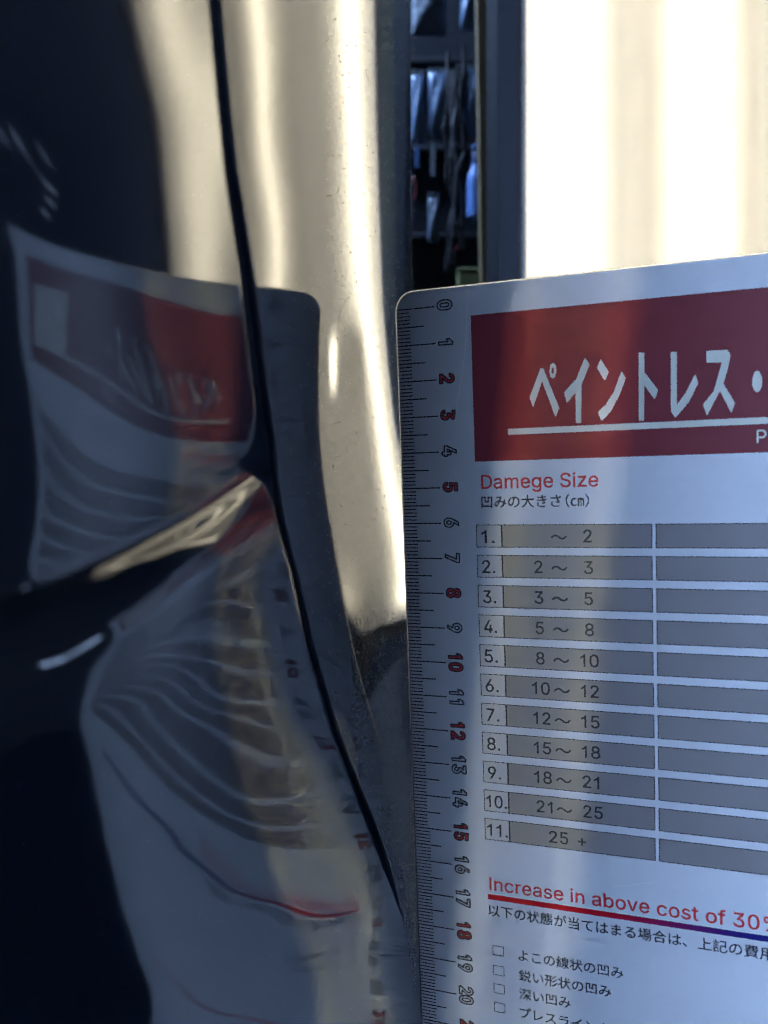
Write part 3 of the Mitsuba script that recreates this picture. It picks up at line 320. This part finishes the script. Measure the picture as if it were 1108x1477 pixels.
K = {'pe': [(4.004, 1.884), (4.062, 1.91), (4.45, 2.951), (4.358, 3.167), (4.027, 2.188), (3.775, 2.869), (3.698, 2.627)],
     'i': [(5.141, 1.711), (5.244, 1.87), (5.03, 2.377), (5.005, 3.361), (4.89, 3.356), (4.898, 2.551), (4.663, 2.808), (4.602, 2.562), (4.918, 2.225)],
     'n1': [(5.534, 1.776), (5.718, 2.098), (5.631, 2.3), (5.454, 1.979)], 'n2': [(6.05, 2.121), (6.137, 2.291), (5.966, 2.724), (5.752, 3.108), (5.538, 3.343), (5.45, 3.114), (5.649, 2.943), (5.863, 2.61)],
     'to': [(6.48, 1.67), (6.595, 1.679), (6.589, 2.158), (6.915, 2.639), (6.839, 2.846), (6.586, 2.463), (6.569, 3.38), (6.46, 3.374)],
     're': [(7.243, 1.714), (7.368, 1.724), (7.357, 3.066), (7.584, 2.75), (7.803, 2.311), (7.86, 2.523), (7.648, 2.963), (7.329, 3.339), (7.237, 3.187)],
     'su': [(8.071, 1.751), (8.537, 1.76), (8.606, 1.888), (8.523, 2.292), (8.433, 2.56), (8.698, 3.058), (8.628, 3.281), (8.368, 2.728), (8.07, 3.314), (7.987, 3.059), (8.233, 2.755), (8.428, 2.045), (8.076, 2.02)],
     'dot': [(9.206, 2.312), (9.268, 2.37), (9.306, 2.515), (9.299, 2.684), (9.25, 2.796), (9.2, 2.82), (9.15, 2.777), (9.107, 2.658), (9.107, 2.502), (9.151, 2.356)]}
ring = Polygon([(4.321, 1.774), (4.378, 1.822), (4.397, 1.97), (4.357, 2.136), (4.305, 2.162), (4.248, 2.107), (4.229, 1.958), (4.262, 1.814)]).buffer(.012)
hole = Polygon([(4.311, 1.876), (4.34, 1.915), (4.338, 2.017), (4.308, 2.052), (4.279, 2.013), (4.282, 1.911)])
for parts in (['pe'], ['i'], ['n1', 'n2'], ['to'], ['re'], ['su'], ['dot']):
    g = unary_union([Polygon(K[p]).buffer(.012) for p in parts])
    if parts == ['pe']:
        g = g.union(ring.difference(hole))
    prt('heading_letter', g, 'print_cream', 3)
prt('lettering', text('PDR', 9.19, 4.065, .44, track=15), 'print_cream', 3)
prt('lettering', text('Damege Size', 2.31, 5.05, .515, u1=5.43), 'print_scarlet', 2, label='red line reading Damege Size')
prt('lettering', text('凹みの大きさ（㎝）', 2.3, 5.555, .375, u1=5.18), 'print_dark', 2)
# table
rowv = [6.045 + .8425 * k for k in range(11)]
words = ['～ 2', '2 ～ 3', '3 ～ 5', '5 ～ 8', '8 ～ 10', '10 ～ 12', '12 ～ 15', '15 ～ 18', '18 ～ 21', '21 ～ 25', '25 +']
lines = []
for k, v in enumerate(rowv):
    v1 = v + .635
    for u0, u1, col, nm in ((2.13, 2.84, 'cell_pale', 'number_cell'), (2.84, 6.745, 'cell_grey', 'range_cell'), (6.832, 12.1, 'cell_grey', 'price_cell'), (12.2, 16.9, 'cell_grey', 'price_cell')):
        prt(nm, rect(u0, u1, v, v1), col, 1)
        lines.append(rect(u0, u1, v, v1).difference(rect(u0 + .02, u1 - .02, v + .02, v1 - .02)))
    base = v + .505
    prt('row_number', text(f'{k + 1}.', 2.27 if k < 9 else 2.205, base, .485, u1=2.645 if k < 9 else 2.79), 'print_dark', 3)
    w = words[k].split()
    g = []
    if k == 10:
        g = [text('25', 3.945, base - .02, .46), text('+', 4.72, base - .02, .46)]
    else:
        if len(w) == 3:
            g.append(text(w[0], 0, base - .02, .46, right=4.055 if len(w[0]) == 2 else 3.93))
        g += [text('～', 4.165, base + .015, .46, u1=4.59), text(w[-1], 4.88 if len(w[-1]) == 2 else 5.015, base - .02, .46)]
    prt('range_text', unary_union(g), 'print_dark', 3)
prt('table_rules', unary_union(lines), 'print_dark', 2, kind='stuff')
prt('lettering', text('Increase in above cost of 30%', 2.22, 16.605, .525, track=2), 'print_scarlet', 2, label='red line reading Increase in above cost of 30%')

def bar_colour(p, n, uv):
    u = (p.x - CO[0]) * float(CU[0]) + (p.y - CO[1]) * float(CU[1]) + (p.z - CO[2]) * float(CU[2])
    return mix([.52, .02, .035], [.03, .03, .22], smoothstep(.048, .092, u))
rough('print_bar', proc(bar_colour), 0.07)
prt('printed_bar', rect(2.163, 16.9, 16.735, 16.895), 'print_bar', 2, label='printed bar running from red to navy')
prt('printed_bar', rect(2.163, 16.9, 22.3, 22.42), 'print_scarlet', 2)
prt('lettering', text('以下の状態が当てはまる場合は、上記の費用', 2.17, 17.36, .3745), 'print_dark', 2)
for k, (v, s) in enumerate(((18.27, 'よこの線状の凹み'), (18.872, '鋭い形状の凹み'), (19.43, '深い凹み'), (20.005, 'プレスライン上の'))):
    b = rect(2.256, 2.58, v, v + .297)
    prt('tick_box', b.difference(b.buffer(-.02)), 'print_dark', 2)
    prt('lettering', text(s, 3.0, v + .305, .367), 'print_dark', 2)
# ruler
ts = []
for k in range(0, 246):
    L = 1.14 if k % 10 == 0 else (.83 if k % 5 == 0 else .43)
    if k >= 150 and k % 5: L = .5
    t = .0155 if k % 5 else .018
    ts.append(rect(.02, L, k / 10 - t, k / 10 + t))
prt('ruler_scale', unary_union(ts), 'print_dark', 2, kind='stuff', label='fine millimetre scale along the edge of the card')
for k in range(0, 25):
    g = unary_union([affinity.translate(glyph('b' + c)[1], i * 640 if len(str(k)) == 2 else 0) for i, c in enumerate(str(k))])
    x0, y0, x1, y1 = g.bounds
    s = .40 / 727.0
    sy = s * (.80 if len(str(k)) == 2 else .85)
    g = affinity.affine_transform(g, [0, s, sy, 0, 1.43 - s * 363, k - .02 - sy * (x0 + x1) / 2]).simplify(.002)
    big = g.buffer(.022)
    red = k in (2, 3, 5, 8, 10, 12, 15, 18, 21)
    prt('ruler_number', big, 'print_dark', 2)
    prt('number_fill', g.buffer(-.018), 'digit_red' if red else 'digit_pale', 3)

# scratches in the laminate; the long first one paints a reflection streak
rough('scratch_streak_white', [.84, .85, .86], .05)
for pts_, w_ in (([(2.1, -.35), (1.98, 1.2), (1.62, 3.2)], .022), ([(.35, .2), (.62, -.12), (1.1, -.33)], .014), ([(1.52, 4.5), (2.02, 5.4)], .012), ([(5.6, 16.0), (6.7, 15.7)], .012)):
    from shapely.geometry import LineString
    prt('scratch_streak', LineString(pts_).buffer(w_ / 2, cap_style='flat'), 'scratch_streak_white', 4)

# ------------------------------------------------------------------ the workshop behind
rough('wall', proc(lambda p, n, uv: mix([.15, .145, .145], [.22, .205, .19], fbm(p.x * 3, p.y * 3, p.z * 3))), 0.5)
scene['back_wall'] = mikit.ply(cbox(-3, 3, 1.95, 2.05, -1.2, 2.2, .005), 'wall'); labels['back_wall'] = {'kind': 'structure', 'label': 'dark workshop wall'}
scene['side_wall'] = mikit.ply(cbox(2.9, 3.0, -2.6, 1.945, -1.2, 2.2, .005), 'wall'); labels['side_wall'] = {'kind': 'structure', 'label': 'dark side wall of the workshop'}

# daylight: a tall window behind the photographer
win = thing('workshop_window', 'tall bright daylight window behind the photographer', 'window')
wx0, wx1, wz0, wz1, wy = 0.36, 0.98, -1.0, 1.1, -2.2
rough('window_frame', [.4, .4, .42], .3)
q = put('pane', (np.array([[wx0, wy, wz0], [wx0, wy, wz1], [wx1, wy, wz1], [wx1, wy, wz0]]), np.array([[0, 1, 2], [0, 2, 3]])), 'window_frame', win)
scene[q]['emitter'] = {'type': 'area', 'radiance': {'type': 'rgb', 'value': DAY}}
for a_, b_, c_, d_ in ((wx0 - .08, wx0, wz0 - .08, wz1 + .08), (wx1, wx1 + .08, wz0 - .08, wz1 + .08), (wx0, wx1, wz1, wz1 + .08), (wx0, wx1, wz0 - .08, wz0)):
    put('frame_bar', cbox(a_, b_, wy - .03, wy + .03, c_, d_, .004), 'window_frame', win)
# added light panel over the rack, unseen, then a small window in the side wall
roof = thing('added_rack_light', 'added bluish light panel above the rack, out of view', 'light panel')
q = put('pane', (np.array([[-1.5, 1.0, 2.18], [-1.5, 1.8, 2.18], [-.15, 1.8, 2.18], [-.15, 1.0, 2.18]]), np.array([[0, 1, 2], [0, 2, 3]])), 'window_frame', roof)
scene[q]['emitter'] = {'type': 'area', 'radiance': {'type': 'rgb', 'value': RACK_FILL}}
for a_, b_, c_, d_ in ((-1.56, -1.5, .94, 1.86), (-.15, -.09, .94, 1.86), (-1.5, -.15, .94, 1.0), (-1.5, -.15, 1.8, 1.86)):
    put('frame_bar', cbox(a_, b_, c_, d_, 2.15, 2.21, .004), 'window_frame', roof)
slit = thing('slit_window', 'small two pane window in the side wall', 'window')
for y0_, y1_ in ((.885, .953), (.959, 1.015)):
    q = put('pane', (np.array([[2.885, y0_, .53], [2.885, y0_, .68], [2.885, y1_, .68], [2.885, y1_, .53]]), np.array([[0, 1, 2], [0, 2, 3]])), 'window_frame', slit)
    scene[q]['emitter'] = {'type': 'area', 'radiance': {'type': 'rgb', 'value': [0.2 * c for c in DAY]}}
put('bar', cbox(2.876, 2.884, .9535, .9585, .52, .69, .001), 'lamp_black', slit)
for a_, b_, c_, d_ in ((.865, .8845, .51, .70), (1.0155, 1.035, .51, .70), (.8845, 1.0155, .6805, .70), (.8845, 1.0155, .51, .5295)):
    put('frame_bar', cbox(2.874, 2.899, a_, b_, c_, d_, .002), 'lamp_frame', slit)
corner = thing('added_glint_panes', 'added glowing panes high in the corner, mirrored as blue glints in the door', 'window')  # added emitters, placed to make blue glints in the door
for (y0_, y1_, z0_, z1_, f_) in ((1.80, 1.93, 1.52, 1.66, .14), (1.82, 1.90, 1.40, 1.43, .45), (1.70, 1.80, 1.22, 1.27, .5), (1.66, 1.74, 1.02, 1.06, .3), (1.62, 1.69, .90, .94, .25), (1.55, 1.60, .78, .82, .25)):
    q = put('glint_pane', (np.array([[2.885, y0_, z0_], [2.885, y0_, z1_], [2.885, y1_, z1_ - .02], [2.885, y1_, z0_ - .02]]), np.array([[0, 1, 2], [0, 2, 3]])), 'window_frame', corner)
    scene[q]['emitter'] = {'type': 'area', 'radiance': {'type': 'rgb', 'value': [f_ * .14 * c for c in DAY]}}
# added warm lamp, unseen, whose slot shapes the light band on the card
slot = thing('added_slot_lamp', 'added warm tube lamp, out of view, with a slot that shapes the light band on the card', 'lamp')
q = put('tube', rod([.52, -.60, -.7], [.52, -.60, .8], .0056, 20), 'tray_white', slot, smooth=40)
scene[q]['emitter'] = {'type': 'area', 'radiance': {'type': 'rgb', 'value': SLOT}}
def wall_between(a_, b_, th=.002):
    return trimesh.convex.convex_hull(np.array([(p_[0] + s_ * th, p_[1], z_) for p_ in (a_, b_) for s_ in (-1, 1) for z_ in (-.75, .85)]))
put('housing', cat([cbox(.47, .58, -.655, -.6455, -.752, .852), wall_between((.473, -.645), (.322, -.3045)), wall_between((.577, -.645), (.3915, -.3045)),
                    *[trimesh.convex.convex_hull(np.array([(x_, y_, z_ + s_) for x_, y_ in ((.468, -.645), (.582, -.645), (.318, -.3045), (.395, -.3045)) for s_ in (0, .004)])) for z_ in (-.755, .8505)]]), 'lamp_black', slot)
put('shade', cbox(.318, .3430, -.304, -.300, -.755, .855, .001), 'lamp_black', slot)
put('shade', cbox(.3466, .395, -.304, -.300, -.755, .855, .001), 'lamp_black', slot)
# added unseen box, cabinet shaped, that shades the near end of the card
cab = thing('added_light_blocker', 'added dark box with drawers, out of view, blocking window light from the card', 'cabinet')
rough('blocker_paint', [.05, .055, .07], .3)
put('carcass', cbox(-.10, .20, -.62, -.2805, -1.1, .95, .004), 'blocker_paint', cab)
for k in range(9):
    z_ = -1.07 + .22 * k
    dk = put('drawer', cbox(-.088, .19, -.280, -.262, z_, z_ + .21, .003), 'blocker_paint', cab)
    put('handle', cbox(-.02, .12, -.2615, -.252, z_ + .15, z_ + .165, .003), 'lamp_trim', dk)

# ------------------------------------------------------------------ phone held at the viewpoint, seen only in reflections
rough('phone_shell', [.03, .03, .035], .15)
rough('phone_glass', [.02, .02, .022], .03)
phone = thing('phone', 'dark phone held up in front of the card', 'phone')
put('shell', cbox(-.022, .053, -.0145, -.0065, -.113, .034, .003), 'phone_shell', phone)
put('camera_bump', cbox(-.0185, .014, -.0064, -.0048, -.0175, .0295, .0006), 'phone_glass', phone)

import manifold3d as m3
def chain(pts, rad):
    """bones as hulls of neighbouring spheres"""
    out = []
    for i_ in range(len(pts) - 1):
        s_ = [m3.Manifold.sphere(rad[k_], 20).translate(list(map(float, pts[k_]))) for k_ in (i_, i_ + 1)]
        out.append(m3.Manifold.batch_hull(s_))
    return m3.Manifold.batch_boolean(out, m3.OpType.Add)
rough('skin', proc(lambda p, n, uv: mix([.44, .28, .21], [.52, .33, .26], fbm(p.x * 300, p.y * 300, p.z * 300))), .4)
rough('sleeve_cloth', [.05, .06, .09], .6)
rough('nail', [.6, .42, .36], .2)
person = thing('person', 'hand in a dark sleeve holding up the phone', 'person')
tips = [(.012, -.036), (-.008, -.055), (-.015, -.0735), (.0045, -.091)]
fr = [.0082, .0086, .0082, .0072]
bones = []
for (tx, tz), fr_ in zip(tips, fr):
    kz = -.062 + (tz + .062) * 1.0
    P_ = [(.082, -.034, kz - .004), (.0665, -.006, kz), (.0565, .0025, kz), ((.0565 + tx) / 2 + .006, .0045, (kz + tz) / 2), (tx + .006, .0018, tz)]
    bones.append(chain(P_, [fr_ * 1.25, fr_ * 1.15, fr_ * 1.08, fr_, fr_ * .86]))
palm = m3.Manifold.batch_hull([m3.Manifold.sphere(.011, 20).translate(p_) for p_ in ((.079, -.03, -.04), (.076, -.03, -.096), (.07, -.05, -.045), (.066, -.055, -.105), (.085, -.062, -.12), (.09, -.055, -.05))])
thumb = chain([(.074, -.058, -.105), (.055, -.052, -.075), (.034, -.036, -.052), (.016, -.0265, -.04)], [.014, .0115, .0098, .0082])
wrist = chain([(.08, -.052, -.105), (.094, -.09, -.15), (.105, -.14, -.205)], [.021, .024, .027])
hand = m3.Manifold.batch_boolean(bones + [palm, thumb, wrist], m3.OpType.Add).refine_to_length(.004)
mm = hand.to_mesh(); hm = trimesh.Trimesh(mm.vert_properties[:, :3], mm.tri_verts, process=True)
trimesh.smoothing.filter_taubin(hm, iterations=8)
put('hand', hm, 'skin', person, smooth=True)
sl = chain([(.101, -.122, -.187), (.112, -.165, -.24), (.122, -.205, -.33)], [.034, .039, .042]).refine_to_length(.012).to_mesh()
sm = trimesh.Trimesh(sl.vert_properties[:, :3], sl.tri_verts, process=True)
sm.vertices += sm.vertex_normals * (meshkit.fbm(sm.vertices * 40, 3)[:, None] - .5) * .006
put('sleeve', sm, 'sleeve_cloth', person, smooth=True)

# ------------------------------------------------------------------ things hanging at the back of the workshop
def at(x, y, Y):
    return np.array([(x - CX) / FOC * Y, Y, (CY - y) / FOC * Y])

rough('pack_blue', proc(lambda p, n, uv: mix([.22, .33, .5], [.36, .48, .66], fbm(p.x * 40, p.y * 40, p.z * 40))), .15)
rough('pack_grey', proc(lambda p, n, uv: mix([.2, .25, .34], [.3, .36, .45], fbm(p.x * 30, p.y * 30, p.z * 30))), .2)
rough('bottle_blue', [.28, .46, .8], .12)
rough('cap_navy', [.05, .1, .3], .2)
rough('black_plastic', [.02, .02, .025], .2)
rough('pink_plastic', [.6, .07, .2], .2)
rough('red_plastic', [.55, .06, .06], .2)
rough('wood', proc(lambda p, n, uv: mix([.52, .38, .20], [.68, .51, .29], fbm(p.x * 60 + noise(p.z * 3) * 3, p.y * 60, p.z * 4))), .6, 1.25)
rough('yellow_card', [.45, .47, .2], .3)
rough('pale_paper', [.45, .52, .6], .4)
rough('rack_steel', [.07, .08, .10], .5, 1.3)

def pillow(x0, x1, y0, y1, Y, th=.014):
    """a filled pouch over the picture rectangle, standing at distance Y"""
    a, b = at(x0, y1, Y), at(x1, y0, Y)
    u, v = np.meshgrid(np.linspace(0, 1, 13), np.linspace(0, 1, 19))
    h = th * np.clip(16 * u * (1 - u) * v * (1 - v), 0, 1) ** .5
    h = h * (1 + .25 * np.sin(u * 9 + v * 14) * np.sin(v * 23))
    P = np.stack([a[0] + u * (b[0] - a[0]), Y - h, a[2] + v * (b[2] - a[2])], -1)
    Q = P.copy(); Q[..., 1] = Y + .002 + h * .3
    v1, f1 = grid_mesh(P); v2, f2 = grid_mesh(Q)
    return cat([facing((v1, f1), None), facing((v2, f2[:, ::-1]), None)])

def pouch(label, x0, x1, y0, y1, Y, mat, head=.16):
    t = thing('hanging_pouch', label, 'pouch', 'pouches hanging on the rack')
    hy = y0 + (y1 - y0) * head
    put('bag', pillow(x0, x1, hy, y1, Y), mat, t, smooth=True)
    a, b = at(x0, hy, Y), at(x1, y0, Y)
    put('header_card', cbox(a[0], b[0], Y - .0012, Y + .0012, a[2] + .0005, b[2], .0004), 'pale_paper' if mat == 'pack_blue' else 'pack_grey', t)
    c = at((x0 + x1) / 2, y0 + 4, Y)
    put('hook', cat([rod(c, c + [0, .05, .004], .0015, 8), rod(c + [0, -.012, 0], c, .0015, 8)]), 'rack_steel', t)
    return t

YB = 1.45
pouch('blue grey pouch at the top of the rack beside the car edge', 594, 644, -40, 52, YB, 'pack_grey')
pouch('small pale pouch at the top of the rack beside the wooden post', 664, 686, -45, 44, YB, 'pack_blue')
pouch('narrow blue pouch in the middle row, nearest the car edge', 593, 612, 101, 208, YB, 'pack_blue', .06)
pouch('wide blue pouch in the middle row of the rack', 617, 646, 98, 202, YB, 'pack_blue', .05)
pouch('blue pouch in the middle row beside the wooden post', 666, 696, 92, 196, YB, 'pack_blue', .05)
pouch('slim blue pouch low on the rack', 617, 634, 278, 350, YB, 'pack_grey', .1)

t = thing('spray_bottle', 'bright blue bottle hanging beside the wooden post', 'bottle')
c0_, c1_ = at(686, 318, 1.42), at(688, 236, 1.42)
prof = np.array([(0, 0), (.013, 0), (.0175, .004), (.0175, .06), (.0155, .078), (.009, .09), (.009, .098), (0, .098)])
prof[:, 1] *= (c1_[2] - c0_[2]) / .098
bt = trimesh.creation.revolve(prof, sections=28); bt.apply_translation(c0_)
put('bottle_body', bt, 'bottle_blue', t, smooth=40)
cp = trimesh.creation.revolve(np.array([(0, 0), (.011, 0), (.011, .016), (.008, .02), (0, .02)]), sections=24); cp.apply_translation(c1_ + [0, 0, .0005])
put('cap', cp, 'cap_navy', t, smooth=40)
hd = cbox(c1_[0] - .01, c1_[0] + .012, 1.41, 1.43, c1_[2] + .0215, c1_[2] + .034, .003)
put('spray_head', hd, 'bottle_blue', t)

t = thing('screwdriver', 'pink handled screwdriver low on the rack', 'screwdriver')
a_, b_ = at(660, 362, 1.43), at(657.5, 324, 1.43)
put('handle', rod(a_, b_, .0048, 14), 'pink_plastic', t, smooth=40)
put('blade', rod(b_ + (b_ - a_) * .01, b_ + (b_ - a_) * .9, .0018, 10), 'rack_steel', t, smooth=40)
t = thing('ring_tag', 'red oval ring hanging beside the car edge', 'ring tag')
tor = trimesh.creation.torus(.0095, .0022, 28, 10)
tor.apply_transform(trimesh.transformations.rotation_matrix(math.pi / 2, [1, 0, 0])); tor.apply_scale([.62, 1, 1.9]); tor.apply_translation(at(596, 272, 1.42))
put('ring', tor, 'red_plastic', t, smooth=True)
for nm, lab_, cat_, x0, x1, y0, y1, mat in (('price_tag', 'pale upright tag nearest the car edge', 'tag', 598, 605, 212, 242, 'bottle_blue'), ('price_tag', 'pale upright tag left of the black cables', 'tag', 621, 628, 206, 254, 'pale_paper')):
    t = thing(nm, lab_, cat_)
    a_, b_ = at(x0, y1, 1.43), at(x1, y0, 1.43)
    put('sheet', cbox(a_[0], b_[0], 1.4292, 1.4308, a_[2], b_[2], .0003), mat, t)
    put('loop', rod([(a_[0] + b_[0]) / 2, 1.43, b_[2] + .0004], [(a_[0] + b_[0]) / 2, 1.432, b_[2] + .02], .0008, 6), 'rack_steel', t)
r2 = np.random.default_rng(3)
for k in range(7):
    t = thing('black_cable', ('first', 'second', 'third', 'fourth', 'fifth', 'sixth', 'seventh')[k] + ' black cable from the left in the tangled bunch on the rack', 'cable', 'tangled black cables on the rack')
    x, y0, y1 = 648 + 3.4 * k + r2.uniform(-2, 2), r2.uniform(60, 130), r2.uniform(250, 395)
    pts = [at(x + r2.normal(0, 3.5) * math.sin(q_ * 3), y0 + (y1 - y0) * q_, 1.44 - .01 * (k % 3)) for q_ in np.linspace(0, 1, 9)]
    put('lead', cat([rod(pts[i_], pts[i_ + 1], .0042, 10) for i_ in range(8)] + [trimesh.creation.icosphere(1, .0042).apply_translation(p_) for p_ in pts[1:-1]]), 'black_plastic', t, smooth=60)
    put('plug', cbox(pts[-1][0] - .007, pts[-1][0] + .007, pts[-1][1] - .006, pts[-1][1] + .006, pts[-1][2] - .034, pts[-1][2] - .0045, .002), 'black_plastic', t)

t = thing('wooden_post', 'brown wooden post beside the lamp frame', 'post')
a_, b_ = at(712, 640, 1.2), at(699, -160, 1.2)
w_ = .016
put('timber', trimesh.convex.convex_hull(np.array([p_ + [sx * w_, sy * w_, 0] for p_ in (a_, b_) for sx in (-1, 1) for sy in (-1, 1)])), 'wood', t)
t = thing('yellow_box', 'small yellow green box low behind the card', 'box')
a_, b_ = at(661, 470, 1.38), at(709, 391, 1.38)
put('carton', cbox(a_[0], b_[0], 1.38, 1.42, a_[2], b_[2], .002), 'yellow_card', t)
put('lid', cbox(a_[0] - .001, b_[0] + .001, 1.379, 1.421, b_[2] + .0003, b_[2] + .006, .001), 'yellow_card', t)
t = thing('tool_rack', 'dark steel rack holding pouches and cables', 'rack')
put('back_board', cbox(-.30, .45, 1.52, 1.535, -.5, 1.1, .003), 'rack_steel', t)
for zz in (.87, .70, .53, .30, .12):
    put('rail', cbox(-.30, .45, 1.492, 1.5195, zz, zz + .012, .002), 'rack_steel', t)

# ------------------------------------------------------------------ dust lying on the fender
def dust(n, seed, xr, yr, power, lo, hi, fn=fender_w):
    g = np.random.default_rng(seed)
    x = xr[0] + (xr[1] - xr[0]) * g.random(n) ** power; y = yr[0] + (yr[1] - yr[0]) * g.random(n)
    keep = x > np.interp(y, EDGE_F[:, 1], EDGE_F[:, 0]) + 3 if fn is fender_w else x < np.interp(y, EDGE_D[:, 1], EDGE_D[:, 0]) - 3
    x, y = x[keep], y[keep]
    P = place(fn(x, y), x, y)
    e = .5
    N = np.cross(place(fn(x + e, y), x + e, y) - P, place(fn(x, y + e), x, y + e) - P)
    N /= np.linalg.norm(N, axis=1)[:, None]; N *= np.sign((N * -P).sum(1))[:, None]
    r = lo + (hi - lo) * g.random(len(P)) ** 4
    base = trimesh.creation.icosphere(0, 1.0)
    S = g.uniform(.5, 1.3, (len(P), 1, 3))
    V = base.vertices[None] * S * r[:, None, None] + (P + N * r[:, None] * .4)[:, None]
    F_ = base.faces[None] + (np.arange(len(P)) * len(base.vertices))[:, None, None]
    return trimesh.Trimesh(V.reshape(-1, 3), F_.reshape(-1, 3), process=False)

def fibres(n, seed, xr, yr):
    g = np.random.default_rng(seed); out = []
    for k in range(n):
        x, y = g.uniform(*xr), g.uniform(*yr)
        a_ = g.uniform(0, 6.3); pts = []
        for s_ in range(5):
            pts.append(place(fender_w(x, y) * 1.0015, x, y)); a_ += g.normal(0, .5)
            x += math.cos(a_) * .9; y += math.sin(a_) * 2.2
        out += [rod(pts[i_], pts[i_ + 1], 4.5e-5, 5) for i_ in range(4)]
    return cat(out)
put('dust', cat([dust(9000, 1, (598, 470), (-30, 1430), 2.2, 4e-5, 2.4e-4), dust(5000, 2, (372, 600), (400, 1430), 1.0, 2.4e-5, 1.6e-4), dust(11000, 4, (600, 505), (880, 1430), 1.2, 4e-5, 2.2e-4),
                 fibres(26, 5, (546, 556), (905, 985)), fibres(14, 6, (508, 526), (880, 910))]), 'dust_grain', None, kind='stuff', label='pale dust grains and fibres lying on the fender')
put('dust', dust(1500, 8, (0, 600), (0, 1470), .8, 1e-5, 4.5e-5, door_w), 'dust_grain', None, kind='stuff', label='sparse fine dust on the door')
